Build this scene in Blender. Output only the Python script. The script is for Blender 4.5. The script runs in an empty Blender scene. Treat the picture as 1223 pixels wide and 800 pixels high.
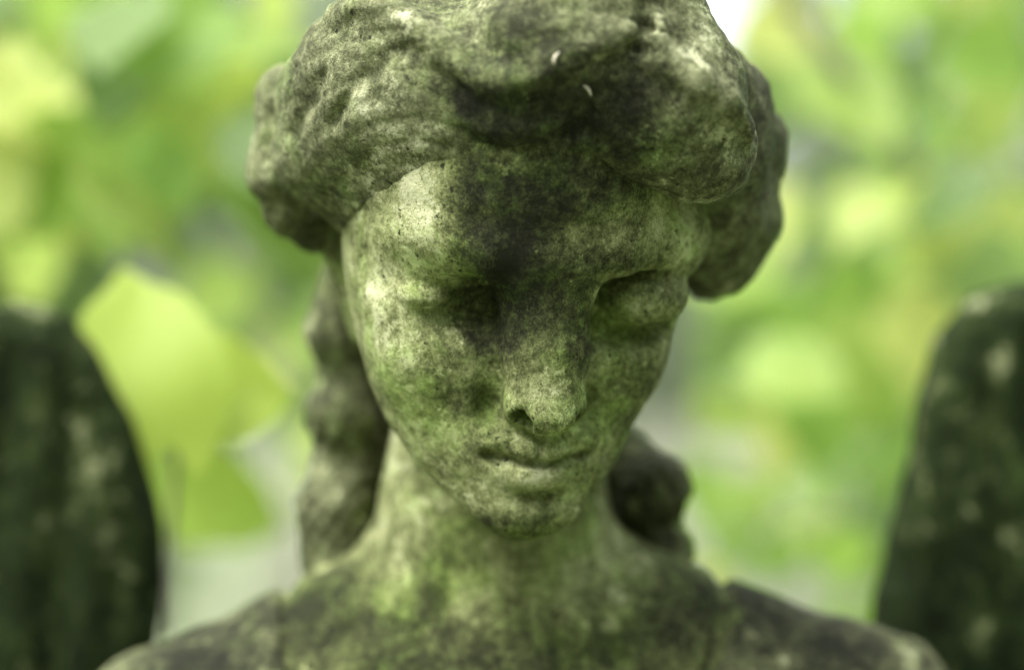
import bpy, math, random
import numpy as np
from mathutils import Vector, Matrix, Euler

random.seed(23)
rng = np.random.default_rng(11)
scene = bpy.context.scene
COL = scene.collection
R = math.radians

# ------------------------------------------------------------------ camera
F_PX = 85.0 / 36.0 * 1223.0
CAM_Z = 1.60

def W(px, py, d):
    """a point at distance d (m) in front of the camera, given the pixel where it was measured"""
    return np.array([(px - 611.5) / F_PX * d, d, CAM_Z - (py - 400.0) / F_PX * d])

cam_d = bpy.data.cameras.new('camera')
cam = bpy.data.objects.new('camera', cam_d)
COL.objects.link(cam)
cam.location = (0, 0, CAM_Z)
cam.rotation_euler = (R(90), 0, 0)
cam_d.lens = 85
cam_d.sensor_width = 36
cam_d.clip_start = 0.05
cam_d.clip_end = 800
cam_d.dof.use_dof = True
cam_d.dof.focus_distance = 1.040
cam_d.dof.aperture_fstop = 1.9
scene.camera = cam

# ------------------------------------------------------------------ helpers
def tag(o, label=None, cat=None, group=None, kind=None):
    if label: o['label'] = label
    if cat: o['category'] = cat
    if group: o['group'] = group
    if kind: o['kind'] = kind
    return o

def empty(name, loc, rot=(0, 0, 0)):
    o = bpy.data.objects.new(name, None)
    COL.objects.link(o)
    o.location = loc
    o.rotation_euler = rot
    o.empty_display_size = 0.05
    return o

def mesh_np(name, verts, faces, mat, smooth=True):
    me = bpy.data.meshes.new(name)
    verts = np.asarray(verts, dtype=np.float32)
    faces = np.asarray(faces, dtype=np.int32)
    n = faces.shape[1]
    me.vertices.add(len(verts))
    me.vertices.foreach_set('co', verts.ravel())
    me.loops.add(faces.size)
    me.loops.foreach_set('vertex_index', faces.ravel())
    me.polygons.add(len(faces))
    me.polygons.foreach_set('loop_start', np.arange(0, faces.size, n, dtype=np.int32))
    me.update(calc_edges=True)
    me.validate()
    if smooth:
        me.polygons.foreach_set('use_smooth', np.ones(len(me.polygons), dtype=bool))
    if mat: me.materials.append(mat)
    return me

def link(name, me, parent=None):
    o = bpy.data.objects.new(name, me)
    COL.objects.link(o)
    if parent:
        o.parent = parent
        o.matrix_parent_inverse = Matrix.Identity(4)
    return o

# ------------------------------------------------------------------ distance fields (numpy)
f32 = np.float32

def ell(p, c, r, rot=None):
    q = p - np.asarray(c, f32)
    if rot is not None: q = q @ rot
    r = np.asarray(r, f32)
    a = q / r
    k0 = np.sqrt((a * a).sum(1))
    b = a / r
    k1 = np.sqrt((b * b).sum(1)) + 1e-9
    return k0 * (k0 - 1.0) / k1

def cone(p, a, b, r1, r2):
    a = np.asarray(a, f32); b = np.asarray(b, f32)
    ba = b - a
    pa = p - a
    h = np.clip((pa @ ba) / float(ba @ ba + 1e-12), 0, 1)
    d = pa - h[:, None] * ba
    return np.sqrt((d * d).sum(1)) - (r1 + (r2 - r1) * h)

def chain(p, pts, rs, k=0.004):
    d = None
    for i in range(len(pts) - 1):
        e = cone(p, pts[i], pts[i + 1], rs[i], rs[i + 1])
        d = e if d is None else smin(d, e, k)
    return d

def smin(a, b, k):
    h = np.maximum(k - np.abs(a - b), 0) / k
    return np.minimum(a, b) - h * h * k * 0.25

def smax(a, b, k):
    return -smin(-a, -b, k)

def cut(a, b, k):
    return smax(a, -b, k)

def _hash(ix, iy, iz):
    n = (ix * 374761393 + iy * 668265263 + iz * 1274126177) & 0x7fffffff
    n = ((n ^ (n >> 13)) * 1103515245) & 0x7fffffff
    n = n ^ (n >> 16)
    return (n & 0xffff).astype(f32) / 32767.5 - 1.0

def vnoise(p, s):
    q = p / s + 917.3
    i = np.floor(q).astype(np.int64)
    f = (q - i).astype(f32)
    f = f * f * (3 - 2 * f)
    out = 0
    for dx in (0, 1):
        wx = f[:, 0] if dx else 1 - f[:, 0]
        for dy in (0, 1):
            wy = f[:, 1] if dy else 1 - f[:, 1]
            for dz in (0, 1):
                wz = f[:, 2] if dz else 1 - f[:, 2]
                out = out + _hash(i[:, 0] + dx, i[:, 1] + dy, i[:, 2] + dz) * wx * wy * wz
    return out

def fbm(p, s, n=3):
    o = 0; a = 1.0
    for k in range(n):
        o = o + a * vnoise(p + 3.1 * k, s); s *= 0.5; a *= 0.5
    return o

def sculpt(field, lo, hi, h, stride=6):
    """surface nets over a distance field: returns vertices and quads"""
    lo = np.asarray(lo, float); hi = np.asarray(hi, float)
    n = np.ceil((hi - lo) / h).astype(int)
    n = ((n + stride - 1) // stride) * stride + 1
    ax = [lo[i] + h * np.arange(n[i]) for i in range(3)]
    nc = (n - 1) // stride
    cx = [ax[i][:-1].reshape(-1, stride).mean(1) for i in range(3)]
    G = np.stack(np.meshgrid(*cx, indexing='ij'), -1).reshape(-1, 3).astype(f32)
    dc = field(G).reshape(nc)
    D = np.repeat(np.repeat(np.repeat(dc, stride, 0), stride, 1), stride, 2)
    D = np.pad(D, ((0, 1), (0, 1), (0, 1)), mode='edge').astype(f32)
    near = np.abs(D) < h * stride * 1.6
    idx = np.nonzero(near)
    P = np.stack([ax[0][idx[0]], ax[1][idx[1]], ax[2][idx[2]]], -1).astype(f32)
    vals = np.empty(len(P), f32)
    for s in range(0, len(P), 400000):
        vals[s:s + 400000] = field(P[s:s + 400000])
    D[idx] = vals
    for a in range(3):                                    # close the surface at the box
        sl = [slice(None)] * 3
        for e in (0, -1):
            sl[a] = e
            D[tuple(sl)] = np.maximum(D[tuple(sl)], 1e-4)
    S = D < 0
    c = [S[dx:n[0] - 1 + dx, dy:n[1] - 1 + dy, dz:n[2] - 1 + dz] for dx in (0, 1) for dy in (0, 1) for dz in (0, 1)]
    tot = sum(x.astype(np.int8) for x in c)
    act = (tot > 0) & (tot < 8)
    ci = np.stack(np.nonzero(act), -1)
    vid = -np.ones(act.shape, np.int64)
    vid[act] = np.arange(len(ci))
    acc = np.zeros((len(ci), 3)); cnt = np.zeros(len(ci))
    corners = np.array([(dx, dy, dz) for dx in (0, 1) for dy in (0, 1) for dz in (0, 1)])
    for i in range(8):
        for j in range(i + 1, 8):
            if np.abs(corners[i] - corners[j]).sum() != 1: continue
            a = ci + corners[i]; b = ci + corners[j]
            da = D[a[:, 0], a[:, 1], a[:, 2]]; db = D[b[:, 0], b[:, 1], b[:, 2]]
            m = (da < 0) != (db < 0)
            t = np.where(m, da / np.where(m, da - db, 1), 0)
            acc += np.where(m[:, None], corners[i] + t[:, None] * (corners[j] - corners[i]), 0)
            cnt += m
    V = lo + h * (ci + acc / np.maximum(cnt, 1)[:, None])
    quads = []
    for a in range(3):
        s0 = [slice(None)] * 3; s1 = [slice(None)] * 3
        s0[a] = slice(0, -1); s1[a] = slice(1, None)
        A = S[tuple(s0)]; B = S[tuple(s1)]
        e = np.stack(np.nonzero(A != B), -1)
        u, w = [(1, 2), (2, 0), (0, 1)][a]
        ok = (e[:, u] > 0) & (e[:, w] > 0) & (e[:, u] < n[u] - 1) & (e[:, w] < n[w] - 1)
        e = e[ok]
        q = []
        for du, dw in ((-1, -1), (0, -1), (0, 0), (-1, 0)):
            x = e.copy(); x[:, u] += du; x[:, w] += dw
            q.append(vid[x[:, 0], x[:, 1], x[:, 2]])
        q = np.stack(q, -1)
        ins = A[e[:, 0], e[:, 1], e[:, 2]]
        q[~ins] = q[~ins][:, ::-1]
        quads.append(q)
    return V, np.concatenate(quads)

# ------------------------------------------------------------------ the head's own frame
YAW, PITCH, ROLL = R(15), R(20), R(0)
HEAD = W(601, 290, 1.125)
def _rx(a): return np.array([[1, 0, 0], [0, math.cos(a), -math.sin(a)], [0, math.sin(a), math.cos(a)]])
def _ry(a): return np.array([[math.cos(a), 0, math.sin(a)], [0, 1, 0], [-math.sin(a), 0, math.cos(a)]])
def _rz(a): return np.array([[math.cos(a), -math.sin(a), 0], [math.sin(a), math.cos(a), 0], [0, 0, 1]])
HM = _rz(YAW) @ _ry(ROLL) @ _rx(PITCH)

def to_head(p): return ((p - HEAD.astype(f32)) @ HM.astype(f32))
def from_head(x, y, z): return HEAD + HM @ np.array([x, y, z])

mm = lambda *a: np.array(a, float) / 1000.0

# half-width, middle and front of the face at each height (mm)
FZ = np.array([-125, -112, -109.5, -103.5, -95, -85, -72, -60, -38, -15, 0, 20, 45, 68, 90], float) / 1000
FW = np.array([2, 8, 16, 26, 38, 49.5, 58, 63.5, 70.5, 75.5, 77, 77, 76, 72, 66], float) / 1000
FC = np.array([-70, -74, -73, -66, -55, -42, -32, -26, -20, -15, -12, -8, -5, 0, 6], float) / 1000
FF = np.array([-72, -82, -87, -91, -91, -87, -88, -88, -82, -80, -82, -90, -94, -91, -82], float) / 1000

def smooth_interp(z, X, Y):
    """monotone-ish smooth interpolation of a profile"""
    zz = np.linspace(X[0], X[-1], 200)
    yy = np.interp(zz, X, Y)
    k = np.hanning(17); k /= k.sum()
    yy = np.convolve(np.pad(yy, 8, mode='edge'), k, 'valid')
    return np.interp(z, zz, yy).astype(f32)

def face_field(q):
    z = np.clip(q[:, 2], FZ[0], FZ[-1])
    w = smooth_interp(z, FZ, FW); c = smooth_interp(z, FZ, FC); f = smooth_interp(z, FZ, FF)
    b = np.maximum(c - f, 0.002)
    u = np.abs(q[:, 0]) / w; v = np.abs(q[:, 1] - c) / b
    e = 2.15
    k0 = (u ** e + v ** e + 1e-9) ** (1 / e)
    k1 = np.sqrt((u / w) ** 2 + (v / b) ** 2) + 1e-6
    d = k0 * (k0 - 1) / np.maximum(k1, 1.0) * 0.9
    d = np.maximum(d, -0.03)
    return smax(d, np.maximum(FZ[1] + 0.0005 - q[:, 2], q[:, 2] - 0.095).astype(f32), 0.006)

def head_field(p):
    q = to_head(p)
    m = q.copy(); m[:, 0] = np.abs(m[:, 0])               # the face is symmetric
    d = ell(q, mm(0, 10, 45), mm(74, 95, 88))
    d = smin(d, face_field(q), 0.012)
    d = smin(d, ell(q, mm(60, -40, 20), mm(23, 26, 24)), 0.016)        # broad temple
    d = smin(d, ell(m, mm(42, -50, -32), mm(22, 22, 22)), 0.020)       # cheeks
    d = smin(d, ell(q, mm(0, -76, -99), mm(19, 16.5, 12.5)), 0.012)      # chin
    d = smin(d, ell(q, mm(0, -66, -73), mm(30, 27, 20)), 0.016)        # round the mouth
    # brow and eye sockets
    brow = chain(m, [mm(8, -82, 19), mm(28, -80, 23), mm(48, -68, 25), mm(64, -48, 19)], [0.010, 0.010, 0.0105, 0.010])
    brow = brow + np.clip((-q[:, 0] - 0.015) * 0.16, 0, 0.0065).astype(f32)      # the viewer's left brow has weathered away
    d = smin(d, brow, 0.014)
    left = q[:, 0] < 0                                      # the viewer's left eye is worn almost smooth
    d = cut(d, np.where(left, ell(m, mm(40, -82, -7), mm(22, 21, 15)), ell(m, mm(43, -80, -7), mm(26, 23, 19))), 0.006)
    d = cut(d, ell(m, mm(27, -82, -7), mm(8, 17, 13)), 0.010)
    d = cut(d, chain(m, [mm(24, -70, 4), mm(36, -66, 11), mm(50, -62, 13), mm(63, -54, 8)], [0.004, 0.005, 0.005, 0.003]) + np.where(left, f32(0.006), f32(0)), 0.008)
    # nose
    nq = q * np.array([0.80, 1, 1], f32)
    d = smin(d, chain(nq, [mm(0, -76, 26), mm(0, -78, 4), mm(0, -86, -22), mm(0, -93, -42)], [0.017, 0.0165, 0.0150, 0.0135]), 0.007)
    d = smin(d, ell(q, mm(0, -98.5, -46.5), mm(11, 11.5, 8.5)), 0.007)
    d = smin(d, ell(m, mm(13.2, -88, -46), mm(6, 10.5, 7)), 0.005)
    d = cut(d, ell(m, mm(23, -81, -50), mm(3, 6, 6)), 0.010)
    d = cut(d, cone(m, mm(7, -84, -43), mm(11, -99, -49), 0.0046, 0.0056), 0.0018)        # nostrils
    # closed eyes: lid over the ball, lower lid set back under its edge
    worn = np.where(q[:, 0] < 0, f32(0.0090), f32(0))      # the viewer's left lid is worn flatter
    ball = ell(m, mm(50, -57, -4), mm(22, 22.5, 15.5)) + worn
    edge = m[:, 2] + 0.0165 - 16.0 * (m[:, 0] - 0.051) ** 2
    lid = smax(ball, -edge, 0.002)
    low = ell(m, mm(49, -43, -15), mm(23, 17, 11))
    d = smin(d, low, 0.010)
    d = cut(d, chain(m, [mm(30, -71, -17), mm(46, -71, -20), mm(60, -62, -17)], [0.0035, 0.004, 0.003]) + worn, 0.007)
    d = smin(d, lid, 0.003)
    d = cut(d, chain(m, [mm(23, -68, -5), mm(32, -73, -12)], [0.0050, 0.0030]), 0.004)
    # mouth
    d = cut(d, chain(m, [mm(0, -98, -72.2), mm(8, -95, -71.2), mm(22, -84.5, -70.6)], [0.0034, 0.0036, 0.0022]), 0.006)
    d = smin(d, chain(m, [mm(0, -91.0, -66.6), mm(5, -91.8, -65.6), mm(19, -83.4, -69.2)], [0.0046, 0.0050, 0.0020]), 0.0025)
    d = smin(d, chain(m, [mm(0, -89.6, -78.4), mm(6, -89.4, -77.8), mm(17, -83.2, -73.6)], [0.0074, 0.0070, 0.0026]), 0.0025)
    d = cut(d, chain(m, [mm(0, -96, -71.9), mm(7, -94.5, -70.9), mm(21.5, -85, -71.2)], [0.0013, 0.0014, 0.0012]), 0.002)
    for e in (-93.8, -92):
        d = cut(d, chain(m, [mm(0, e, -71.9), mm(7, e + 1, -70.9), mm(19, e + 9, -71.2)], [0.0011, 0.0011, 0.0008]), 0.002)
    d = cut(d, ell(q, mm(0, -99, -88.2), mm(14, 10.5, 3.6)), 0.006)
    d = cut(d, ell(q, mm(0, -98, -60), mm(3.2, 5, 5)), 0.004)
    # the ear and the side of the neck that show under the hair
    d = smin(d, chain(p, [W(396, 225, 1.15), W(412, 300, 1.15), W(440, 390, 1.15)], [0.011, 0.010, 0.010]), 0.008)
    return d

def torso_field(p):
    d = cone(p, W(604, 380, 1.185), W(588, 610, 1.190), 0.049, 0.0515)
    d = smin(d, cone(p, W(588, 610, 1.190), W(588, 760, 1.190), 0.0515, 0.054), 0.02)
    d = smin(d, cone(p, W(560, 699, 1.20), W(200, 897, 1.20), 0.0415, 0.0425), 0.022)
    d = smin(d, cone(p, W(640, 706, 1.20), W(1030, 870, 1.20), 0.0415, 0.0425), 0.022)
    d = smin(d, ell(p, W(600, 1110, 1.20), (0.180, 0.105, 0.168)), 0.05)
    d = smin(d, cone(p, W(200, 897, 1.20), W(130, 1300, 1.20), 0.0425, 0.043), 0.03)
    d = smin(d, cone(p, W(1030, 870, 1.20), W(1105, 1300, 1.20), 0.0425, 0.043), 0.03)
    return d

def seam_gap(p):
    """signed distance inside the opening between the two carved seams of the robe"""
    k = 1.17 / F_PX
    px = 611.5 + p[:, 0] / k; py = 400 - (p[:, 2] - CAM_Z) / k
    t = np.clip(py - 690, -80, 400)
    ls = 337 + 0.02 * t + 0.0011 * t * np.abs(t)
    rs = 868 - 0.10 * t - 0.0015 * t * np.abs(t)
    return np.maximum(np.maximum(ls - px, px - rs), py - 905) * k

def body_field(p):
    d = smin(head_field(p), torso_field(p), 0.007)
    d = d + np.where(p[:, 2] < 1.52, 0.0048 * np.exp(-(seam_gap(p) / 0.0038) ** 2), 0).astype(f32)
    d = d + 0.0005 * fbm(p, 0.016, 3) + 0.00035 * vnoise(p, 0.004)
    return d

# ------------------------------------------------------------------ hair
def hp(px, py, d): return W(px, py, d)

RIDGES, CREASES = [], []
def hair_field(p, base_only=False):
    q = to_head(p)
    d = ell(q, mm(0, 12, 55), mm(86, 98, 84))
    # front of the cap opens round the face
    face = ell(q, mm(0, -92, -18), mm(74, 70, 88))
    d = cut(d, face, 0.02)
    d = cut(d, ell(q, mm(0, -20, -75), mm(110, 95, 60)), 0.02)
    d = smin(d, ell(q, mm(62, 18, 42), mm(34, 58, 46)), 0.015)         # fuller over the ears and at the nape
    d = smin(d, ell(q, mm(-60, 24, 42), mm(32, 56, 46)), 0.015)
    d = smin(d, ell(q, mm(0, 82, 0), mm(62, 34, 70)), 0.02)
    # broad waves that make one cap
    d = smin(d, chain(p, [hp(700, -40, 1.03), hp(660, 50, 1.024), hp(625, 108, 1.031), hp(565, 128, 1.041)], [0.030, 0.031, 0.026, 0.018]), 0.026)
    d = smin(d, chain(p, [hp(530, 86, 1.042), hp(460, 120, 1.056), hp(405, 156, 1.078), hp(368, 190, 1.10)], [0.026, 0.025, 0.020, 0.017]), 0.022)
    d = smin(d, chain(p, [hp(470, 40, 1.05), hp(410, 70, 1.07), hp(375, 110, 1.09)], [0.020, 0.019, 0.016]), 0.020)
    d = smin(d, chain(p, [hp(760, 30, 1.04), hp(810, 110, 1.035), hp(848, 175, 1.05), hp(862, 205, 1.07)], [0.030, 0.029, 0.018, 0.012]), 0.024)
    d = smin(d, chain(p, [hp(690, 104, 1.037), hp(770, 145, 1.039), hp(830, 186, 1.045)], [0.022, 0.022, 0.016]), 0.020)
    # curls over the ears
    for (x, y, dd, r) in [(341, 118, 1.125, .0145), (336, 162, 1.125, .0120), (331, 205, 1.13, .0150), (346, 247, 1.14, .0135),
                          (375, 275, 1.15, .010)]:
        d = smin(d, ell(p, hp(x, y, dd), (r, r * 1.2, r * 1.1)), 0.008)
    for (x, y, dd, r) in [(880, 120, 1.11, .016), (905, 170, 1.13, .0145), (908, 205, 1.14, .011), (895, 262, 1.15, .016),
                          (868, 305, 1.155, .0155), (845, 328, 1.16, .011)]:
        d = smin(d, ell(p, hp(x, y, dd), (r, r * 1.2, r * 1.15)), 0.008)
    if base_only: return d
    for pts, rs in RIDGES: d = smin(d, chain(p, pts, rs, 0.003), 0.009)
    for pts, rs in CREASES: d = smax(d, -chain(p, pts, rs, 0.003), 0.007)
    d = smin(d, chain(p, [hp(835, 110, 1.085), hp(855, 180, 1.105), hp(858, 240, 1.12), hp(850, 280, 1.135)], [.026, .025, .022, .018]), 0.014)
    # locks hanging behind the neck
    d = smin(d, ell(p, hp(852, 275, 1.155), (.020, .022, .026)), 0.012)
    d = smin(d, chain(p, [hp(418, 330, 1.20), hp(406, 395, 1.208), hp(420, 445, 1.216), hp(406, 495, 1.208), hp(418, 545, 1.22), hp(404, 605, 1.21), hp(402, 670, 1.215)],
                      [.014, .0170, .0165, .0175, .0172, .0190, .0190]), 0.014)
    d = smin(d, chain(p, [hp(450, 330, 1.235), hp(440, 430, 1.24), hp(455, 520, 1.235), hp(440, 600, 1.24), hp(450, 680, 1.235)],
                      [.018, .021, .019, .023, .021]), 0.006)
    d = smin(d, chain(p, [hp(760, 555, 1.23), hp(782, 585, 1.205), hp(770, 625, 1.22), hp(792, 660, 1.21)], [.014, .0175, .016, .016]), 0.006)
    d = smin(d, chain(p, [hp(720, 500, 1.24), hp(735, 570, 1.24), hp(745, 640, 1.235), hp(760, 700, 1.23)], [.012, .018, .018, .018]), 0.006)
    # (the falling locks are twisted, so their surface runs in slanting ropes)
    fall = np.clip((1.575 - p[:, 2]) / 0.03, 0, 1)
    tw = np.abs(np.sin(p[:, 2] * 210 + np.abs(p[:, 0]) * 260 + p[:, 1] * 150 + 2.2 * vnoise(p, 0.03)))
    d = d - fall * (0.0016 * (tw - 0.6) + 0.0034 * fbm(p, 0.022, 2))
    # strands, worn soft
    px = 611.5 + p[:, 0] * (F_PX / 1.03); pz = 400 - (p[:, 2] - CAM_Z) * (F_PX / 1.03)
    rl = np.sqrt((px - 520) ** 2 + (pz - 330) ** 2) + 26 * np.arctan2(pz - 330, px - 520)
    rr = np.sqrt((px - 655) ** 2 + (pz - 290) ** 2) - 30 * np.arctan2(pz - 290, px - 655)
    wgt = 1 / (1 + np.exp(-(px - 610) / 14))
    ph = (rl * (1 - wgt) + rr * wgt) / 4.4 + 3.2 * vnoise(p, 0.035) + 1.2 * vnoise(p, 0.012)
    dep = np.clip(0.55 + 0.6 * vnoise(p, 0.03), 0, 1)
    s = (np.abs(np.sin(ph * 0.5)) ** 0.6 - 0.7) * -0.0014 * dep + (np.abs(np.sin(ph * 1.37)) - 0.6) * -0.0004
    d = d + s + 0.0006 * fbm(p, 0.022, 3) + 0.0004 * vnoise(p, 0.0045)
    return d

def trace(field, px, py, far=1.6):
    """where on the stone the sight line through that point of the photo ends"""
    d = 0.9
    dirv = W(px, py, 1.0) - np.array([0, 0, CAM_Z])
    for _ in range(90):
        P = np.array([0, 0, CAM_Z]) + dirv * d
        s = float(field(P[None].astype(f32))[0])
        if abs(s) < 3e-4 or d > far: break
        d += s * 0.7
    return P

def on_hair(path, lift):
    return [trace(lambda q: hair_field(q, True), x, y) + np.array([0, -lift, lift]) for x, y in path]
RIDGES += [(on_hair([(398, 20), (425, 12), (455, 13), (500, 36), (530, 62), (548, 82), (575, 97), (605, 103), (635, 96)], .0016), [.003, .004, .0045, .0045, .0045, .0045, .004, .0035, .002]),
           (on_hair([(778, 48), (795, 75), (835, 100), (868, 125), (890, 160)], .0012), [.004, .005, .0055, .0055, .004]),
           (on_hair([(600, 100), (660, 80), (720, 50), (780, 30)], .0004), [.002, .003, .003, .002])]
CREASES += [(on_hair([(566, 172), (600, 181), (630, 184), (665, 172), (692, 152), (706, 122)], .0004), [.001, .0018, .0024, .0026, .0022, .001]),
            (on_hair([(770, 5), (772, 35), (760, 60)], .0004), [.0015, .0025, .001]),
            (on_hair([(385, 95), (362, 130), (350, 165)], .0004), [.0012, .0025, .0015]),
            (on_hair([(480, 60), (430, 95), (395, 150)], .0002), [.0006, .0014, .0006])]

# ------------------------------------------------------------------ robe over the shoulders
def robe_field(p):
    t = torso_field(p)
    shell = t - 0.0012 - 0.0010 * np.sin((p[:, 0] * 190 + 1.6 * np.sin(p[:, 2] * 40) + 4 * vnoise(p, 0.07))) * np.clip((np.abs(p[:, 0]) - 0.10) * 14, 0, 1)
    # left open over the neck and breast between the two seams
    d = smax(shell, -(seam_gap(p) - 0.002).astype(f32), 0.007)
    # the skirt of the robe falls to the ground
    fold = 0.010 * np.sin(np.arctan2(p[:, 1] - 1.20, p[:, 0]) * 14)
    sk = np.maximum(cone(p, (0, 1.20, 1.15), (0, 1.22, 0.15), 0.15, 0.27) + fold * np.clip((1.25 - p[:, 2]) * 3, 0, 1), -(p[:, 2] - 0.05))
    d = smin(d, sk, 0.05)
    d = d + 0.0010 * fbm(p, 0.03, 3)
    return d

# ------------------------------------------------------------------ wings
def wing_outline(side):
    if side < 0:
        return [(-190, 500), (-130, 430), (-50, 384), (25, 366), (74, 378), (112, 430), (145, 495), (168, 560), (188, 630), (190, 690), (178, 760), (150, 850), (100, 1000), (20, 1150), (-120, 1300), (-200, 1000)]
    return [(1420, 470), (1350, 390), (1280, 350), (1215, 345), (1162, 357), (1123, 403), (1100, 475), (1091, 545), (1075, 620), (1052, 710), (1036, 800), (1060, 900), (1120, 1050), (1200, 1180), (1330, 1300), (1420, 1000)]

def wing_field_for(side):
    d0 = 1.33
    pts = np.array([W(x, y, d0)[[0, 2]] for x, y in wing_outline(side)], f32)
    def f(p):
        P = p[:, [0, 2]]
        # signed distance to the outline
        dmin = np.full(len(P), 1e9, f32); s = np.ones(len(P), f32)
        n = len(pts)
        for i in range(n):
            a, b = pts[i], pts[i - 1]
            e = b - a; w = P - a
            t = np.clip((w @ e) / float(e @ e), 0, 1)
            bb = w - t[:, None] * e
            dmin = np.minimum(dmin, (bb * bb).sum(1))
            c1 = P[:, 1] >= a[1]; c2 = P[:, 1] < b[1]; c3 = e[0] * w[:, 1] > e[1] * w[:, 0]
            s = np.where((c1 & c2 & c3) | (~c1 & ~c2 & ~c3), -s, s)
        o = s * np.sqrt(dmin)
        x = P[:, 0] * side
        yc = d0 + 0.25 * (np.abs(x) - 0.20) ** 2 - 0.06 * (x - 0.2)      # the wing sweeps forward a little
        fl = 0.0042 * np.sin((P[:, 0] + 0.12 * side * (P[:, 1] - 1.4)) * 190 + 2.0 * vnoise(p * f32(1) * np.array([1, 0.01, 0.4], f32), 0.07))
        inner = np.clip(-o / 0.035, 0, 1)
        th = np.abs(p[:, 1] - yc) - 0.021 + fl * inner * 0.8
        d = smax(o - 0.005, th, 0.026)
        d = d * 0.9 + 0.002 * fbm(p, 0.04, 3)
        return d
    return f

# ------------------------------------------------------------------ materials
def new_mat(name):
    m = bpy.data.materials.new(name)
    m.use_nodes = True
    nt = m.node_tree
    nt.nodes.clear()
    return m, nt.nodes, nt.links

def noise(N, L, vec, scale, detail=4, rough=0.55, dist=0.0):
    n = N.new('ShaderNodeTexNoise')
    n.inputs['Scale'].default_value = scale
    n.inputs['Detail'].default_value = detail
    n.inputs['Roughness'].default_value = rough
    n.inputs['Distortion'].default_value = dist
    L.new(vec, n.inputs['Vector'])
    return n.outputs['Fac']

def math_node(N, L, op, a, b=None, c=None):
    n = N.new('ShaderNodeMath'); n.operation = op
    for i, v in enumerate((a, b, c)):
        if v is None: continue
        if isinstance(v, (int, float)): n.inputs[i].default_value = v
        else: L.new(v, n.inputs[i])
    return n.outputs[0]

def ramp(N, L, fac, a, b):
    n = N.new('ShaderNodeMapRange'); n.interpolation_type = 'SMOOTHSTEP'
    L.new(fac, n.inputs['Value'])
    n.inputs['From Min'].default_value = a; n.inputs['From Max'].default_value = b
    return n.outputs['Result']

def mix(N, L, fac, a, b):
    n = N.new('ShaderNodeMix'); n.data_type = 'RGBA'
    if isinstance(fac, (int, float)): n.inputs['Factor'].default_value = fac
    else: L.new(fac, n.inputs['Factor'])
    for v, s in ((a, n.inputs[6]), (b, n.inputs[7])):
        if isinstance(v, tuple): s.default_value = (*v, 1)
        else: L.new(v, s)
    return n.outputs[2]

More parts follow.
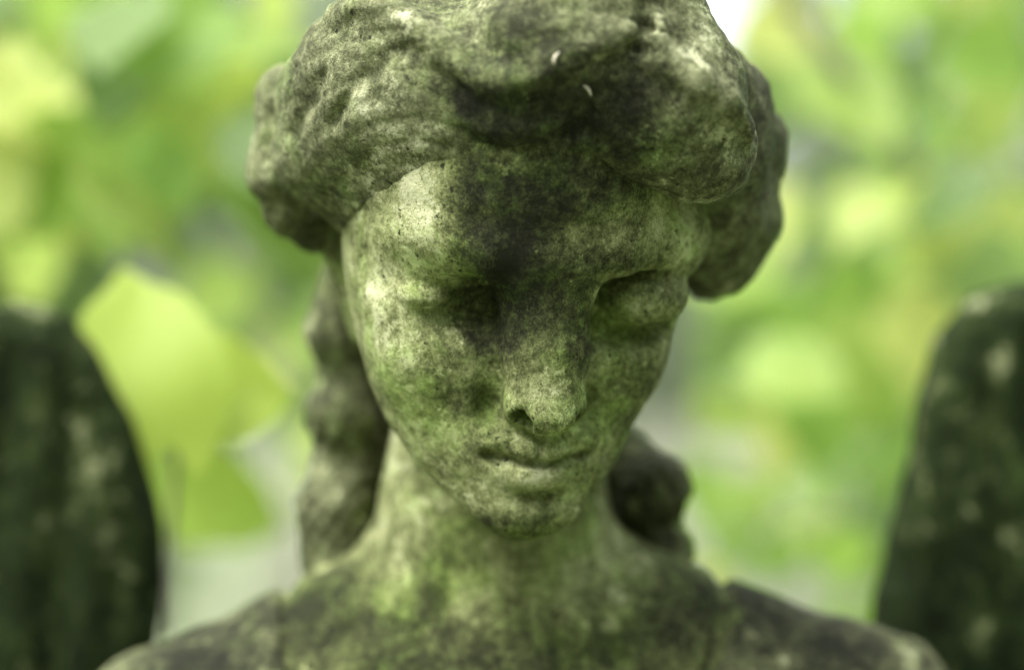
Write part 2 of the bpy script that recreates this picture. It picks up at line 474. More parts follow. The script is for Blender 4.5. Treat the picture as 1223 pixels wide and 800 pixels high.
def stone(name, tones, moss, moss_amount=0.5, bias=0.0, contrast=1.0, attr=True, streak=None, spec=0.2):
    """weathered stone: one mottled run of tones from black crust to pale lichen, algae film, pits, grain"""
    m, N, L = new_mat(name)
    out = N.new('ShaderNodeOutputMaterial'); bs = N.new('ShaderNodeBsdfPrincipled')
    L.new(bs.outputs[0], out.inputs[0])
    tc = N.new('ShaderNodeTexCoord'); v = tc.outputs['Object']
    if streak:
        mp = N.new('ShaderNodeMapping'); mp.inputs['Scale'].default_value = streak
        L.new(v, mp.inputs['Vector']); v = mp.outputs[0]
    big = noise(N, L, v, 20, 3, 0.5, 0.0)
    med = noise(N, L, v, 85, 6, 0.62, 0.0)
    sml = noise(N, L, v, 300, 5, 0.7)
    grn = noise(N, L, v, 1100, 3, 0.7)
    if attr:
        at = N.new('ShaderNodeAttribute'); at.attribute_name = 'growth_shading'
        sep = N.new('ShaderNodeSeparateColor'); L.new(at.outputs['Color'], sep.inputs[0])
        aL, aD, aG = sep.outputs[0], sep.outputs[1], sep.outputs[2]
    def wsum(*terms):
        acc = None
        for val, w in terms:
            t = math_node(N, L, 'MULTIPLY', val, w)
            acc = t if acc is None else math_node(N, L, 'ADD', acc, t)
        return acc
    t = wsum((big, 0.42 * contrast), (med, 0.80 * contrast), (sml, 1.00 * contrast), (grn, 0.75 * contrast))
    t = math_node(N, L, 'ADD', t, 0.5 - 0.5 * 2.97 * contrast + bias)
    ms_ = N.new('ShaderNodeMapping'); ms_.inputs['Scale'].default_value = (1.0, 1.0, 0.13); L.new(tc.outputs['Object'], ms_.inputs['Vector'])
    run = noise(N, L, ms_.outputs[0], 95, 3, 0.6)          # rain streaks
    t = math_node(N, L, 'ADD', t, math_node(N, L, 'MULTIPLY', math_node(N, L, 'SUBTRACT', run, 0.5), 0.42 * contrast))
    if attr:
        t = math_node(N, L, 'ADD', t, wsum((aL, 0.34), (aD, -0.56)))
    lich = noise(N, L, tc.outputs['Object'], 62, 5, 0.72)  # crusty lichen with ragged rims
    lsum = wsum((lich, 1.0), (grn, 0.10))
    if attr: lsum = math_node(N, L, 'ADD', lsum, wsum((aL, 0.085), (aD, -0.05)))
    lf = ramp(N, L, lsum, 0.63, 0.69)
    t = math_node(N, L, 'ADD', t, math_node(N, L, 'MULTIPLY', lf, 0.26))
    cr = N.new('ShaderNodeValToRGB'); L.new(t, cr.inputs[0])
    pos = (0.08, 0.32, 0.52, 0.74, 0.98)
    el = cr.color_ramp.elements
    while len(el) < 5: el.new(0.5)
    for e, p_, c in zip(el, pos, tones):
        e.position = p_; e.color = (*c, 1)
    col = cr.outputs[0]
    # algae film tints the stone
    gx = wsum((noise(N, L, v, 26, 4, 0.6, 0.2), 1.0), (med, 0.5))
    if attr: gx = math_node(N, L, 'ADD', gx, wsum((aG, 0.14), (aL, -0.06)))
    fg = ramp(N, L, gx, 0.88 - 0.25 * moss_amount, 1.25 - 0.25 * moss_amount)
    tint = N.new('ShaderNodeMix'); tint.data_type = 'RGBA'; tint.blend_type = 'MULTIPLY'
    L.new(math_node(N, L, 'MULTIPLY', fg, 0.75), tint.inputs['Factor']); L.new(col, tint.inputs[6]); tint.inputs[7].default_value = (*moss, 1)
    col = tint.outputs[2]
    # black specks and pits
    vo = N.new('ShaderNodeTexVoronoi'); vo.inputs['Scale'].default_value = 260; vo.inputs['Randomness'].default_value = 1
    wob = N.new('ShaderNodeTexNoise'); wob.inputs['Scale'].default_value = 420; L.new(tc.outputs['Object'], wob.inputs['Vector'])
    off = N.new('ShaderNodeVectorMath'); off.operation = 'MULTIPLY_ADD'; off.inputs[1].default_value = (0.0045, 0.0045, 0.0045)
    L.new(wob.outputs['Color'], off.inputs[0]); L.new(tc.outputs['Object'], off.inputs[2])
    L.new(off.outputs[0], vo.inputs['Vector'])
    pick = N.new('ShaderNodeSeparateColor'); L.new(vo.outputs['Color'], pick.inputs[0])
    rad = math_node(N, L, 'MULTIPLY', math_node(N, L, 'SUBTRACT', pick.outputs[0], 0.80), 1.4)
    pit = ramp(N, L, math_node(N, L, 'SUBTRACT', rad, vo.outputs['Distance']), -0.04, 0.06)
    v2 = N.new('ShaderNodeTexVoronoi'); v2.inputs['Scale'].default_value = 620; L.new(off.outputs[0], v2.inputs['Vector'])
    p2 = N.new('ShaderNodeSeparateColor'); L.new(v2.outputs['Color'], p2.inputs[0])
    speck = ramp(N, L, math_node(N, L, 'SUBTRACT', math_node(N, L, 'MULTIPLY', math_node(N, L, 'SUBTRACT', p2.outputs[0], 0.72), 1.6), v2.outputs['Distance']), -0.08, 0.08)
    col = mix(N, L, math_node(N, L, 'MULTIPLY', speck, 0.6), col, (0.014, 0.016, 0.008))
    col = mix(N, L, math_node(N, L, 'MULTIPLY', pit, 0.85), col, (0.008, 0.009, 0.006))
    L.new(col, bs.inputs['Base Color'])
    bs.inputs['Roughness'].default_value = 0.88
    bs.inputs['Specular IOR Level'].default_value = spec
    hgt = wsum((med, 0.9), (sml, 0.8), (grn, 0.35), (pit, -1.0), (t, 0.10))
    bp = N.new('ShaderNodeBump'); bp.inputs['Strength'].default_value = 0.7; bp.inputs['Distance'].default_value = 0.0022
    L.new(hgt, bp.inputs['Height']); L.new(bp.outputs[0], bs.inputs['Normal'])
    return m

def set_growth_shading(me, V, marks):
    """where lichen (0), black crust (1) and algae (2) grow on the stone, plus painted light and shade"""
    A = np.zeros((len(V), 4), f32); A[:, 3] = 1
    P = V + 0.006 * np.stack([fbm(V.astype(f32) + s, 0.02, 3) for s in (0, 5, 9)], -1)
    for ch, c, r, w in marks:
        r = np.asarray(r, float)
        e = np.exp(-(((P - c) / r) ** 2).sum(1))
        A[:, ch] = 1 - (1 - A[:, ch]) * (1 - np.clip(0.85 * w * e, 0, 1))
    at = me.color_attributes.new('growth_shading', 'FLOAT_COLOR', 'POINT')
    at.data.foreach_set('color', A.ravel())

# ------------------------------------------------------------------ build the statue
T_STONE = [(0.012, 0.014, 0.006), (0.050, 0.060, 0.022), (0.130, 0.150, 0.058), (0.29, 0.32, 0.145), (0.52, 0.54, 0.33)]
T_GREY = [(0.012, 0.014, 0.007), (0.044, 0.050, 0.024), (0.106, 0.118, 0.056), (0.235, 0.255, 0.135), (0.46, 0.48, 0.31)]
T_SOOT = [(0.012, 0.014, 0.009), (0.036, 0.041, 0.027), (0.078, 0.086, 0.052), (0.17, 0.185, 0.11), (0.42, 0.44, 0.29)]
T_MOSS = [(0.003, 0.004, 0.002), (0.006, 0.010, 0.004), (0.012, 0.021, 0.006), (0.034, 0.050, 0.014), (0.20, 0.22, 0.12)]  # palest tone raised for the painted rim light
M_skin = stone('weathered_stone', T_STONE, (0.68, 0.92, 0.40), 0.95, 0.10)
M_hair = stone('weathered_stone_hair', T_GREY, (0.66, 0.92, 0.40), 0.7, 0.02)
M_robe = stone('sooty_stone', T_GREY, (0.70, 0.92, 0.48), 0.5, -0.05)
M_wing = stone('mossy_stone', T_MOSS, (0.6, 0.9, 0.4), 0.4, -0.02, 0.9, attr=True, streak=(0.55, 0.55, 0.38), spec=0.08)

statue = empty('angel_statue', (0, 1.2, 0))
tag(statue, 'weathered green stone angel with bowed head, wavy hair and two dark wings', 'statue')

def place(name, V, Q, mat, marks=None):
    V = V - np.array([0, 1.2, 0])
    me = mesh_np(name, V, Q, mat)
    if marks is not None:
        set_growth_shading(me, V, [(ch, np.asarray(c) - np.array([0, 1.2, 0]), r, w) for ch, c, r, w in marks])
    return link(name, me, statue)

V, Q = sculpt(body_field, (-0.24, 0.95, 1.26), (0.24, 1.36, 1.78), 0.0016)
LICHEN_LIT, CRUST_SHADE, AL = 0, 1, 2  # lichen and painted highlights, crust and painted shade, algae
def bm(ch, px, py, r, w=1.0, field=body_field):
    P = trace(field, px, py)
    rx, rz = (r if isinstance(r, tuple) else (r, r))
    return (ch, P, (rx / 2750, 0.03, rz / 2750), w)
marks = [bm(LICHEN_LIT, 500, 240, (42, 80), 1), bm(LICHEN_LIT, 535, 325, (30, 55), .8), bm(LICHEN_LIT, 455, 340, (30, 110), .5), bm(CRUST_SHADE, 590, 400, (30, 25), .6), bm(LICHEN_LIT, 505, 385, (35, 35), .4), bm(LICHEN_LIT, 490, 470, (40, 70), .35),
         bm(CRUST_SHADE, 620, 280, (64, 95), .95), bm(CRUST_SHADE, 610, 215, (70, 35), .6), bm(CRUST_SHADE, 595, 365, (48, 42), 1), bm(CRUST_SHADE, 570, 320, (35, 60), .5), bm(CRUST_SHADE, 700, 240, (50, 50), .4), bm(CRUST_SHADE, 650, 360, (50, 50), .6), bm(CRUST_SHADE, 740, 200, (50, 30), .7), bm(CRUST_SHADE, 545, 225, (26, 50), .4),
         bm(LICHEN_LIT, 810, 265, (35, 32), .8), bm(LICHEN_LIT, 775, 358, (30, 24), .5), bm(LICHEN_LIT, 690, 275, (20, 28), .8), bm(CRUST_SHADE, 745, 310, (60, 22), .5),  # right eye shading painted in: paler lid, darker brow; the rest lichen
         bm(LICHEN_LIT, 640, 455, (28, 40), .7), bm(CRUST_SHADE, 685, 420, (16, 70), .6), bm(CRUST_SHADE, 560, 470, (40, 30), .3),
         bm(AL, 720, 370, (40, 60), .6), bm(AL, 760, 470, (70, 80), .8), bm(AL, 730, 560, (60, 60), .6), bm(AL, 540, 500, (110, 90), .35), bm(AL, 680, 250, (120, 60), .5),
         bm(LICHEN_LIT, 622, 565, (40, 14), .6), bm(LICHEN_LIT, 690, 532, (25, 12), .5), bm(LICHEN_LIT, 560, 600, (30, 30), .3), bm(CRUST_SHADE, 600, 630, (40, 16), .5),  # painted light on the lower lip, painted shade under the chin
         bm(AL, 410, 310, (30, 110), 1), bm(LICHEN_LIT, 410, 300, (20, 90), .5), bm(LICHEN_LIT, 470, 590, (24, 100), .35), bm(LICHEN_LIT, 725, 745, (7, 7), 1.4), bm(CRUST_SHADE, 520, 720, (25, 40), .6),
         bm(LICHEN_LIT, 735, 650, (30, 60), .5), bm(CRUST_SHADE, 365, 735, (85, 90), 1), bm(CRUST_SHADE, 400, 720, (60, 50), .6), bm(CRUST_SHADE, 470, 785, (90, 60), .7), bm(CRUST_SHADE, 600, 800, (150, 55), .7), bm(CRUST_SHADE, 770, 770, (90, 60), .6), bm(CRUST_SHADE, 840, 720, (60, 60), .6)]
body = place('body', V, Q, M_skin, marks)

V, Q = sculpt(hair_field, (-0.16, 0.93, 1.42), (0.17, 1.36, 1.86), 0.0016)
hm = [bm(LICHEN_LIT, 470, 190, (50, 22), .6, hair_field), bm(LICHEN_LIT, 530, 160, (40, 22), .6, hair_field), bm(LICHEN_LIT, 410, 210, (40, 20), .4, hair_field), bm(LICHEN_LIT, 830, 85, (32, 45), 1, hair_field), bm(LICHEN_LIT, 872, 150, (12, 35), .6, hair_field), bm(LICHEN_LIT, 805, 170, (30, 20), .4, hair_field), bm(LICHEN_LIT, 720, 20, (60, 20), .4, hair_field),
      bm(LICHEN_LIT, 440, 150, (80, 60), .6, hair_field), bm(LICHEN_LIT, 340, 170, (30, 60), .4, hair_field), bm(CRUST_SHADE, 640, 140, (110, 40), .5, hair_field), bm(CRUST_SHADE, 740, 130, (60, 70), .7, hair_field),
      bm(LICHEN_LIT, 420, 8, (40, 8), .5, hair_field), bm(LICHEN_LIT, 480, 24, (25, 9), .7, hair_field), bm(LICHEN_LIT, 522, 56, (20, 9), .7, hair_field), bm(LICHEN_LIT, 565, 92, (22, 8), .7, hair_field), bm(LICHEN_LIT, 605, 102, (28, 7), .6, hair_field),  # pale line along the raised ridge paints its highlight
      bm(CRUST_SHADE, 580, 140, (50, 40), .6, hair_field), bm(CRUST_SHADE, 620, 50, (60, 40), .5, hair_field), bm(AL, 650, 160, (140, 40), .7, hair_field), bm(AL, 780, 190, (100, 40), .5, hair_field),
      bm(CRUST_SHADE, 770, 600, (80, 120), .5, hair_field)]  # shade on the right-hand locks painted in as a darker tone
hair = place('hair', V, Q, M_hair, hm)

V, Q = sculpt(robe_field, (-0.32, 0.88, 0.02), (0.32, 1.56, 1.56), 0.0045)
rm = [bm(LICHEN_LIT, x, y, r, 1, robe_field) for x, y, r in [(365, 697, 15), (328, 768, 11), (300, 745, 8), (925, 790, 14), (1085, 780, 16), (900, 750, 9)]]
rm += [bm(CRUST_SHADE, x, y, r, w_, robe_field) for x, y, r, w_ in [(230, 790, (90, 70), .7), (320, 740, (50, 60), .4), (1000, 775, (90, 60), .8), (900, 730, (50, 50), .4)]]
robe = place('robe', V, Q, M_robe, rm)

for side in (-1, 1):
    lo = (-0.42, 1.22, 1.10) if side < 0 else (0.14, 1.22, 1.10)
    hi = (-0.12, 1.46, 1.68) if side < 0 else (0.42, 1.46, 1.68)
    V, Q = sculpt(wing_field_for(side), lo, hi, 0.0035)
    wf = wing_field_for(side)
    wm = [bm(LICHEN_LIT, x, y, r, w_, wf) for x, y, r, w_ in ([(20, 372, (90, 12), .9), (95, 410, (25, 25), .5), (105, 520, (26, 60), .8), (60, 480, (30, 30), .4), (130, 620, (20, 60), .7), (140, 720, (22, 60), .7), (40, 640, (30, 40), .4)] if side < 0 else
          [(1180, 362, (60, 12), .8), (1195, 430, (24, 30), 1), (1180, 500, (24, 40), .8), (1150, 590, (20, 40), .4), (1200, 640, (30, 50), .6), (1170, 740, (30, 40), .5), (1098, 560, (9, 160), .8), (1120, 430, (16, 50), .7)])]  # pale strips on top and inner edges paint rim light; other patches lichen
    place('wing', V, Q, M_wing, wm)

# ------------------------------------------------------------------ leaves
def leaf_material(name, c1, c2, trans):
    m, N, L = new_mat(name)
    out = N.new('ShaderNodeOutputMaterial')
    oi = N.new('ShaderNodeObjectInfo'); geo = N.new('ShaderNodeNewGeometry')
    tc = N.new('ShaderNodeTexCoord')
    nz = noise(N, L, geo.outputs['Position'], 6.0, 2)
    fac = math_node(N, L, 'ADD', math_node(N, L, 'MULTIPLY', oi.outputs['Random'], 0.75), math_node(N, L, 'MULTIPLY', nz, 0.35))
    fac = ramp(N, L, fac, 0.25, 0.85)
    col = mix(N, L, fac, c1, c2)
    df = N.new('ShaderNodeBsdfPrincipled'); L.new(col, df.inputs['Base Color']); df.inputs['Roughness'].default_value = 0.5
    df.inputs['Specular IOR Level'].default_value = 0.3
    tr = N.new('ShaderNodeBsdfTranslucent')
    sc = N.new('ShaderNodeVectorMath'); sc.operation = 'MULTIPLY'; sc.inputs[1].default_value = trans
    L.new(col, sc.inputs[0]); L.new(sc.outputs[0], tr.inputs['Color'])
    ms = N.new('ShaderNodeMixShader'); ms.inputs[0].default_value = 0.52
    L.new(df.outputs[0], ms.inputs[1]); L.new(tr.outputs[0], ms.inputs[2]); L.new(ms.outputs[0], out.inputs[0])
    return m

M_lime = leaf_material('young_leaf', (0.18, 0.31, 0.055), (0.44, 0.50, 0.15), (1.75, 1.65, 1.6))
M_sprig = leaf_material('sprig_leaf', (0.19, 0.32, 0.04), (0.31, 0.41, 0.07), (1.7, 1.65, 1.5))
M_leaf = leaf_material('leaf', (0.085, 0.15, 0.04), (0.17, 0.26, 0.08), (1.6, 1.6, 1.4))
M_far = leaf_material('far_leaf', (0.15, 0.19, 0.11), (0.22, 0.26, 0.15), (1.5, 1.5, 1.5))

def bark_material():
    m, N, L = new_mat('bark')
    out = N.new('ShaderNodeOutputMaterial'); bs = N.new('ShaderNodeBsdfPrincipled'); L.new(bs.outputs[0], out.inputs[0])
    tc = N.new('ShaderNodeTexCoord')
    f = noise(N, L, tc.outputs['Object'], 40, 5, 0.6, 0.5)
    L.new(mix(N, L, f, (0.15, 0.145, 0.11), (0.33, 0.32, 0.26)), bs.inputs['Base Color'])
    bs.inputs['Roughness'].default_value = 0.85
    bp = N.new('ShaderNodeBump'); bp.inputs['Distance'].default_value = 0.003; L.new(f, bp.inputs['Height']); L.new(bp.outputs[0], bs.inputs['Normal'])
    return m
M_bark = bark_material()

def leaf_shape(n=9, w=0.42, heart=0.10, fold=0.10, bend=0.18):
    """heart-shaped blade of length 1 along +x, cupped along the midrib, with a stalk end at the origin"""
    V = []; Fq = []
    for i in range(n + 1):
        t = i / n
        hw = w * (math.sin(math.pi * min(1, t * 0.93 + 0.035)) ** 0.62) * (1.18 - 0.62 * t) * (1 if t < .80 else max(.06, 1 - 3.6 * (t - .80))) * (1 + 0.05 * math.sin(9 * t + 40 * w))
        back = -heart * (1 - t) ** 6
        for j in range(-3, 4):
            s = j / 3
            y = s * hw
            x = t + back * abs(s) ** 1.5
            tooth = 0.012 * math.sin(i * 2.4 + j) if abs(j) == 3 else 0
            z = fold * abs(s) * hw * 2 - bend * t * t + 0.02 * math.sin(7 * t + 2.2 * s)
            V.append((x + tooth, y, z))
    for i in range(n):
        for j in range(6):
            a = i * 7 + j
            Fq.append((a, a + 1, a + 8, a + 7))
    return np.array(V), np.array(Fq)

leaf_meshes = []
for k in range(5):
    v, q = leaf_shape(w=(0.40, 0.45, 0.50, 0.55, 0.47)[k], heart=0.06 + 0.04 * k, fold=0.06 + 0.08 * (k % 2), bend=0.10 + 0.07 * k)
    leaf_meshes.append({M: mesh_np('leaf', v, q, M) for M in (M_lime, M_leaf, M_sprig)})

def tube(pts, rads, seg=8):
    pts = [Vector(p) for p in pts]
    V = []; Fq = []
    for i, p in enumerate(pts):
        t = (pts[min(i + 1, len(pts) - 1)] - pts[max(i - 1, 0)]).normalized()
        a = t.orthogonal().normalized(); b = t.cross(a)
        for k in range(seg):
            an = 2 * math.pi * k / seg
            V.append(p + (a * math.cos(an) + b * math.sin(an)) * rads[i])
    for i in range(len(pts) - 1):
        for k in range(seg):
            Fq.append((i * seg + k, i * seg + (k + 1) % seg, (i + 1) * seg + (k + 1) % seg, (i + 1) * seg + k))
    return np.array([tuple(v) for v in V]), np.array(Fq)

def leaf_matrix(pos, axis, normal, size):
    x = Vector(axis).normalized()
    z = Vector(normal); z = (z - x * z.dot(x)).normalized()
    y = z.cross(x)
    M = Matrix((x, y, z)).transposed().to_4x4()
    return Matrix.Translation(Vector(pos)) @ M @ Matrix.Scale(size, 4)

def add_leaf(parent, origin, pos, axis, normal, size, mat, k=0):
    o = link('leaf', leaf_meshes[k % 5][mat], parent)
    o.matrix_local = leaf_matrix(Vector(pos) - Vector(origin), axis, normal, size)
    return o

def branch(label, path, leaves, mat, r0=0.003, cat='branch', group=None, name='leafy_branch'):
    """a twig with its leaves; leaves = list of (pos, axis, normal, size)"""
    path = [Vector(p) for p in path]
    o = empty(name, path[0])
    tag(o, label, cat, group)
    P = [p - path[0] for p in path]
    v, q = tube(P, [r0 * (1 - 0.75 * i / (len(P) - 1)) for i in range(len(P))])
    link('stem', mesh_np('stem', v, q, M_bark), o)
    for i, (pos, ax, nm, s) in enumerate(leaves):
        add_leaf(o, path[0], pos, ax, nm, s, M_leaf if random.random() < 0.25 else mat, random.randrange(4))
    return o

# the sprig just behind the viewer's left wing: the three big leaves
sp = empty('leafy_sprig', W(200, 760, 1.36))
tag(sp, 'sprig of three big lime green leaves between the left wing and the hair', 'sprig')
o0 = W(200, 760, 1.36)
stem = [Vector(W(200, 760, 1.36) - o0), Vector(W(205, 640, 1.37) - o0), Vector(W(212, 520, 1.38) - o0), Vector(W(225, 470, 1.38) - o0)]
v, q = tube(stem, [0.0022, 0.002, 0.0017, 0.0014])
link('stem', mesh_np('stem', v, q, M_bark), sp)
for (tip, base, d, k, wd) in [((152, 306), (196, 528), 1.34, 4, 1), ((352, 452), (212, 478), 1.37, 3, 1), ((345, 625), (182, 575), 1.75, 1, 1)]:
    b = W(*base, d); t = W(*tip, d + 0.01)
    ax = t - b
    add_leaf(sp, o0, b, ax, (0.15, -1, 0.45), float(np.linalg.norm(ax)), M_sprig, k)

def spray(n, x0, x1, y0, y1, d0, d1, smin_, smax_, mat, label, start, end, group=None):
    """a hanging branch of leaves filling a region of the air behind the statue"""
    A = Vector(start); B = Vector(end)
    path = [A.lerp(B, t) + Vector((0, 0, 0.03 * math.sin(5 * t))) for t in np.linspace(0, 1, 7)]
    ls = []
    for i in range(n):
        px = random.uniform(x0, x1); py = random.uniform(y0, y1); d = random.uniform(d0, d1)
        pos = W(px, py, d)
        ax = Vector((random.uniform(-1, 1), random.uniform(-0.5, 0.5), random.uniform(-0.9, 0.1)))
        nm = Vector((random.uniform(-.5, .5), random.uniform(-1.2, -0.5), random.uniform(0.0, 0.8)))
        ls.append((pos, ax, nm, random.uniform(smin_, smax_)))
    return branch(label, path, ls, mat, 0.005, group=group)

G = 'leafy branches behind the statue'
spray(36, -40, 330, -40, 200, 1.6, 2.1, .07, .115, M_lime, 'lime green leafy branch at the upper left above the left wing', W(-300, -80, 2.0), W(330, 120, 2.0), G)
spray(17, -40, 380, 130, 275, 1.6, 2.2, .07, .115, M_lime, 'yellow green leafy branch hanging just above the left wing', W(-300, 150, 2.1), W(360, 260, 2.0), G)
spray(13, 930, 1260, -40, 110, 1.9, 2.5, .065, .11, M_lime, 'soft green leafy branch in the top right corner', W(1400, -120, 2.2), W(930, 60, 2.2), G)
spray(18, 880, 1250, 200, 340, 1.8, 2.6, .065, .11, M_lime, 'pale green leafy branch above the right wing', W(1450, 180, 2.2), W(900, 300, 2.2), G)
spray(12, 850, 1080, 350, 490, 1.8, 2.3, .07, .11, M_lime, 'yellow green leafy branch between the cheek and the right wing', W(1300, 480, 2.1), W(860, 420, 2.0), G)
spray(11, 810, 1040, 545, 680, 1.8, 2.3, .05, .08, M_lime, 'low lime green leafy branch over the right shoulder', W(1100, 700, 2.1), W(820, 580, 2.0), G)

spray(7, 220, 400, 300, 640, 2.4, 3.0, .07, .11, M_lime, 'soft pale green branch in the gap between the left wing leaf and the stone ringlets', W(150, 720, 2.7), W(380, 330, 2.7), G)

# ------------------------------------------------------------------ shrubs and trees further back
_lv, _lq = leaf_shape(n=3)
def scatter_leaves(centres, size):
    n = len(centres)
    ax = rng.normal(size=(n, 3)); ax[:, 2] -= 0.4
    ax /= np.linalg.norm(ax, axis=1)[:, None]
    nm = rng.normal(size=(n, 3)) * 0.7 + np.array([0, -0.2, 0.9])
    nm -= ax * (nm * ax).sum(1)[:, None]
    nm /= np.linalg.norm(nm, axis=1)[:, None]
    by = np.cross(nm, ax)
    s = size * rng.uniform(0.7, 1.3, n)
    V = (_lv[None, :, 0, None] * ax[:, None] + _lv[None, :, 1, None] * by[:, None] + _lv[None, :, 2, None] * nm[:, None]) * s[:, None, None] + centres[:, None]
    Fq = (_lq[None] + (np.arange(n) * len(_lv))[:, None, None]).reshape(-1, 4)
    return V.reshape(-1, 3), Fq

def plant(name, label, cat, base, height, width, nleaf, size, mat, trunk_r, crown_from=0.3, group=None, clumps=14):
    o = empty(name, base)
    tag(o, label, cat, group)
    pts = [(0, 0, -0.05)]
    for k in range(1, 6):
        pts.append((random.uniform(-.05, .05) * height * .3, random.uniform(-.05, .05) * height * .3, height * 0.75 * k / 5))
    v, q = tube(pts, [trunk_r * (1 - 0.75 * i / 5) for i in range(6)], 10)
    vs = [v]; qs = [q]; off = len(v)
    cl = []
    for k in range(clumps):
        a = random.uniform(0, 6.283); rr = width * math.sqrt(random.random()) * 0.8
        zz = height * random.uniform(crown_from, 0.95)
        c = np.array([math.cos(a) * rr, math.sin(a) * rr, zz])
        cl.append(c)
        s = np.array(pts[min(4, 1 + int(4 * max(0, zz / height - 0.2)))])
        bv, bq = tube([s, (s + c) / 2 + np.array([0, 0, 0.05 * height]), c], [trunk_r * .35, trunk_r * .22, trunk_r * .08], 6)
        vs.append(bv); qs.append(bq + off); off += len(bv)
    link('trunk', mesh_np('trunk', np.concatenate(vs), np.concatenate(qs), M_bark), o)
    cl = np.array(cl)
    ids = rng.integers(0, clumps, nleaf)
    cen = cl[ids] + rng.normal(size=(nleaf, 3)) * np.array([width * .26, width * .26, height * .08])
    v, q = scatter_leaves(cen, size)
    link('crown', mesh_np('crown', v, q, mat), o)
    return o

def at(px, D): return ((px - 611.5) / F_PX * D, D, 0)

plant('shrub', 'dense dark green shrub at the far left edge beyond the left wing', 'shrub', at(-110, 4.4), 2.5, 0.42, 1100, .10, M_leaf, .03, .45)
plant('shrub', 'green shrub in the gap between the head and the right wing', 'shrub', at(1180, 4.6), 2.1, 0.35, 420, .09, M_lime, .03, .55)
plant('tree', 'tree with a thin grey trunk beyond the right wing', 'tree', at(1420, 6.5), 4.2, 0.9, 900, .12, M_leaf, .06, .5)
plant('tree', 'leafy mid green tree far behind the left wing', 'tree', at(60, 7.5), 4.0, 0.9, 1700, .13, M_leaf, .09, .45)
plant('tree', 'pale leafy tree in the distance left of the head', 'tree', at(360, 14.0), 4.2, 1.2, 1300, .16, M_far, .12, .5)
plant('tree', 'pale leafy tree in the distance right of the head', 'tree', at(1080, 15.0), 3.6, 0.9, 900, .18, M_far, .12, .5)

# the dark slanting bough at the upper right
bp = [W(930, -60, 1.92), W(960, 30, 1.93), W(1040, 125, 1.95), W(1110, 230, 1.97), W(1168, 345, 2.00), W(1235, 500, 2.04), W(1275, 800, 2.10), W(1300, 2600, 2.10)]
bo = empty('sapling', Vector((bp[-1][0], bp[-1][1], 0)))
tag(bo, 'bare grey sapling leaning across the upper right behind the right wing', 'sapling')
v, q = tube([Vector(p) - bo.location for p in bp[::-1]], [.014, .012, .010, .0085, .0080, .0075, .0070, .006])
link('trunk', mesh_np('trunk', v, q, M_bark), bo)

# ------------------------------------------------------------------ ground, path, far wood
def ground_material(name, a, b, s):
    m, N, L = new_mat(name)
    out = N.new('ShaderNodeOutputMaterial'); bs = N.new('ShaderNodeBsdfPrincipled'); L.new(bs.outputs[0], out.inputs[0])
    tc = N.new('ShaderNodeTexCoord')
    f = noise(N, L, tc.outputs['Object'], s, 6, 0.6)
    f2 = noise(N, L, tc.outputs['Object'], s * 9, 4, 0.6)
    f = math_node(N, L, 'ADD', math_node(N, L, 'MULTIPLY', f, .6), math_node(N, L, 'MULTIPLY', f2, .4))
    L.new(mix(N, L, ramp(N, L, f, .35, .65), a, b), bs.inputs['Base Color'])
    bs.inputs['Roughness'].default_value = 0.95
    bp_ = N.new('ShaderNodeBump'); bp_.inputs['Distance'].default_value = 0.02; L.new(f2, bp_.inputs['Height']); L.new(bp_.outputs[0], bs.inputs['Normal'])
    return m

def sheet(name, x0, x1, y0, y1, z, mat):
    v = np.array([(x0, y0, z), (x1, y0, z), (x1, y1, z), (x0, y1, z)], float)
    o = link(name, mesh_np(name, v, np.array([(0, 1, 2, 3)]), mat, False))
    tag(o, kind='structure')
    return o
sheet('ground', -400, 400, -100, 700, 0, ground_material('ground', (0.08, 0.11, 0.05), (0.14, 0.16, 0.085), 0.8))
sheet('path', -1.5, 5.0, 5.5, 60, 0.004, ground_material('path', (0.085, 0.095, 0.058), (0.13, 0.138, 0.085), 1.5))

n = 9500
az_ = rng.uniform(-1.35, 1.35, n); rad_ = 40 + rng.uniform(0, 6, n)
cz = rng.uniform(0, 1, n) ** 1.1 * (2.6 + 1.0 * np.sin(az_ * 16) + .6 * np.sin(az_ * 43 + 1) + 3.0 * np.clip(np.abs(az_) - 0.24, 0, 0.7))
far_ = np.stack([np.sin(az_) * rad_, np.cos(az_) * rad_, cz], -1)
n2 = 5200                                                # unseen foliage added behind the camera to block frontal sky light
an = rng.uniform(-2.2, 2.2, n2); rr = rng.uniform(9, 13, n2)
rear_blocker = np.stack([np.sin(an) * rr, -np.cos(an) * rr, rng.uniform(0, 8.5, n2)], -1)
v1, q1 = scatter_leaves(far_, .75)
v2, q2 = scatter_leaves(rear_blocker, .8)
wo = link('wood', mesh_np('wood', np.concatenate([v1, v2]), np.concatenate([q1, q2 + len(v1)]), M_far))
tag(wo, 'distant belt of pale green woodland, plus unseen foliage added behind the camera', 'wood', kind='stuff')

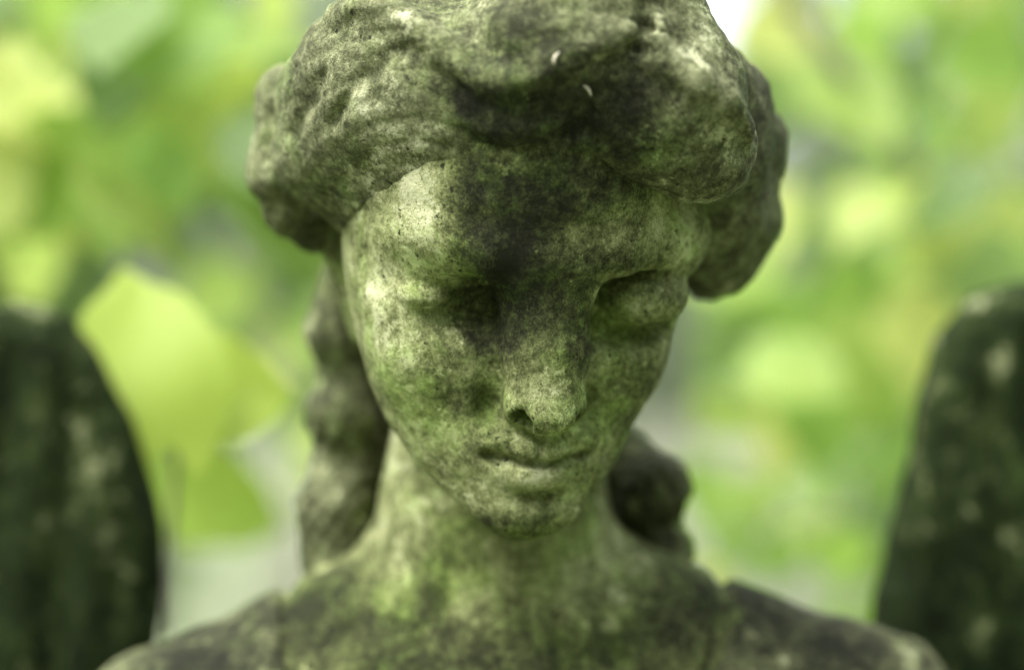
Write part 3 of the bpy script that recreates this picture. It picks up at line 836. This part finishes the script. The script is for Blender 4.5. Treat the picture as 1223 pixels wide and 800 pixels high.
# ------------------------------------------------------------------ small things on the statue
def husk(px, py, ang, label):
    P = trace(hair_field, px, py)
    n_ = 10; V_ = []; Q_ = []
    for i in range(n_ + 1):
        t = i / n_
        r = 0.00105 * math.sin(math.pi * (0.06 + 0.90 * t)) ** 0.8 * (1.15 - 0.5 * t)
        for k in range(8):
            a_ = k * math.pi / 4
            V_.append((0.0058 * (t - .5), r * math.cos(a_), r * math.sin(a_) * .8 + 0.0008 * math.sin(3 * t)))
    for i in range(n_):
        for k in range(8):
            Q_.append((i * 8 + k, i * 8 + (k + 1) % 8, (i + 1) * 8 + (k + 1) % 8, (i + 1) * 8 + k))
    m, N, L = new_mat('pale_husk')
    out = N.new('ShaderNodeOutputMaterial'); bs = N.new('ShaderNodeBsdfPrincipled'); L.new(bs.outputs[0], out.inputs[0])
    tc = N.new('ShaderNodeTexCoord')
    L.new(mix(N, L, noise(N, L, tc.outputs['Object'], 700, 3), (0.38, 0.34, 0.22), (0.72, 0.70, 0.55)), bs.inputs['Base Color'])
    bs.inputs['Roughness'].default_value = 0.5
    o = link('seed_husk', mesh_np('seed_husk', V_, Q_, m))
    o.location = P + np.array([0, -0.0006, 0.0004])
    o.rotation_euler = (0, ang, 0)
    tag(o, label, 'seed husk')
husk(665, 71, R(-65), 'small pale seed husk on the crown hair, the upright one higher up')
husk(701, 110, R(55), 'small pale seed husk slanting on the front hair above the forehead')

me = bpy.data.meshes.new('water_drop')
import bmesh
bm_ = bmesh.new(); bmesh.ops.create_uvsphere(bm_, u_segments=16, v_segments=12, radius=0.0022)
for vv in bm_.verts:
    if vv.co.z > 0: vv.co.z *= 1.5; vv.co.x *= 1 - 180 * max(0, vv.co.z - .0005); vv.co.y *= 1 - 180 * max(0, vv.co.z - .0005)
for ff in bm_.faces: ff.smooth = True
bm_.to_mesh(me); bm_.free()
m, N, L = new_mat('water')
out = N.new('ShaderNodeOutputMaterial'); gl = N.new('ShaderNodeBsdfGlass'); gl.inputs['IOR'].default_value = 1.33; gl.inputs['Roughness'].default_value = 0.05
L.new(gl.outputs[0], out.inputs[0]); me.materials.append(m)
wd = link('water_drop', me); wd.location = W(376, 257, 1.128)
tag(wd, 'tiny bright water drop hanging under the hair left of the face', 'water drop')

# ------------------------------------------------------------------ sky and sun (bright overcast)
world = bpy.data.worlds.new('World'); scene.world = world
world.use_nodes = True
nt = world.node_tree; nt.nodes.clear()
out = nt.nodes.new('ShaderNodeOutputWorld'); bg = nt.nodes.new('ShaderNodeBackground')
sky = nt.nodes.new('ShaderNodeTexSky'); sky.sky_type = 'NISHITA'; sky.sun_disc = False
SUN_EL, SUN_AZ = R(60), R(-120)          # azimuth from +Y towards +X
sky.sun_elevation = SUN_EL; sky.sun_rotation = SUN_AZ
sky.dust_density = 4.0; sky.air_density = 1.0
hs = nt.nodes.new('ShaderNodeHueSaturation'); hs.inputs['Saturation'].default_value = 0.25
nt.links.new(sky.outputs[0], hs.inputs['Color']); nt.links.new(hs.outputs[0], bg.inputs['Color'])
bg.inputs['Strength'].default_value = 0.13
nt.links.new(bg.outputs[0], out.inputs[0])

sd = bpy.data.lights.new('sun', 'SUN'); sd.energy = 1.35; sd.angle = R(60); sd.color = (1.0, 0.96, 0.88)
sun = bpy.data.objects.new('sun', sd); COL.objects.link(sun)
dirv = Vector((math.sin(SUN_AZ) * math.cos(SUN_EL), math.cos(SUN_AZ) * math.cos(SUN_EL), math.sin(SUN_EL)))
sun.rotation_euler = dirv.to_track_quat('Z', 'Y').to_euler()
sun.location = (0, 0, 20)

scene.view_settings.view_transform = 'Standard'
scene.view_settings.look = 'None'
scene.view_settings.exposure = 2.15
scene.view_settings.gamma = 1
scene.view_settings.use_curve_mapping = False
scene.cycles.use_denoising = True
scene.cycles.max_bounces = 6
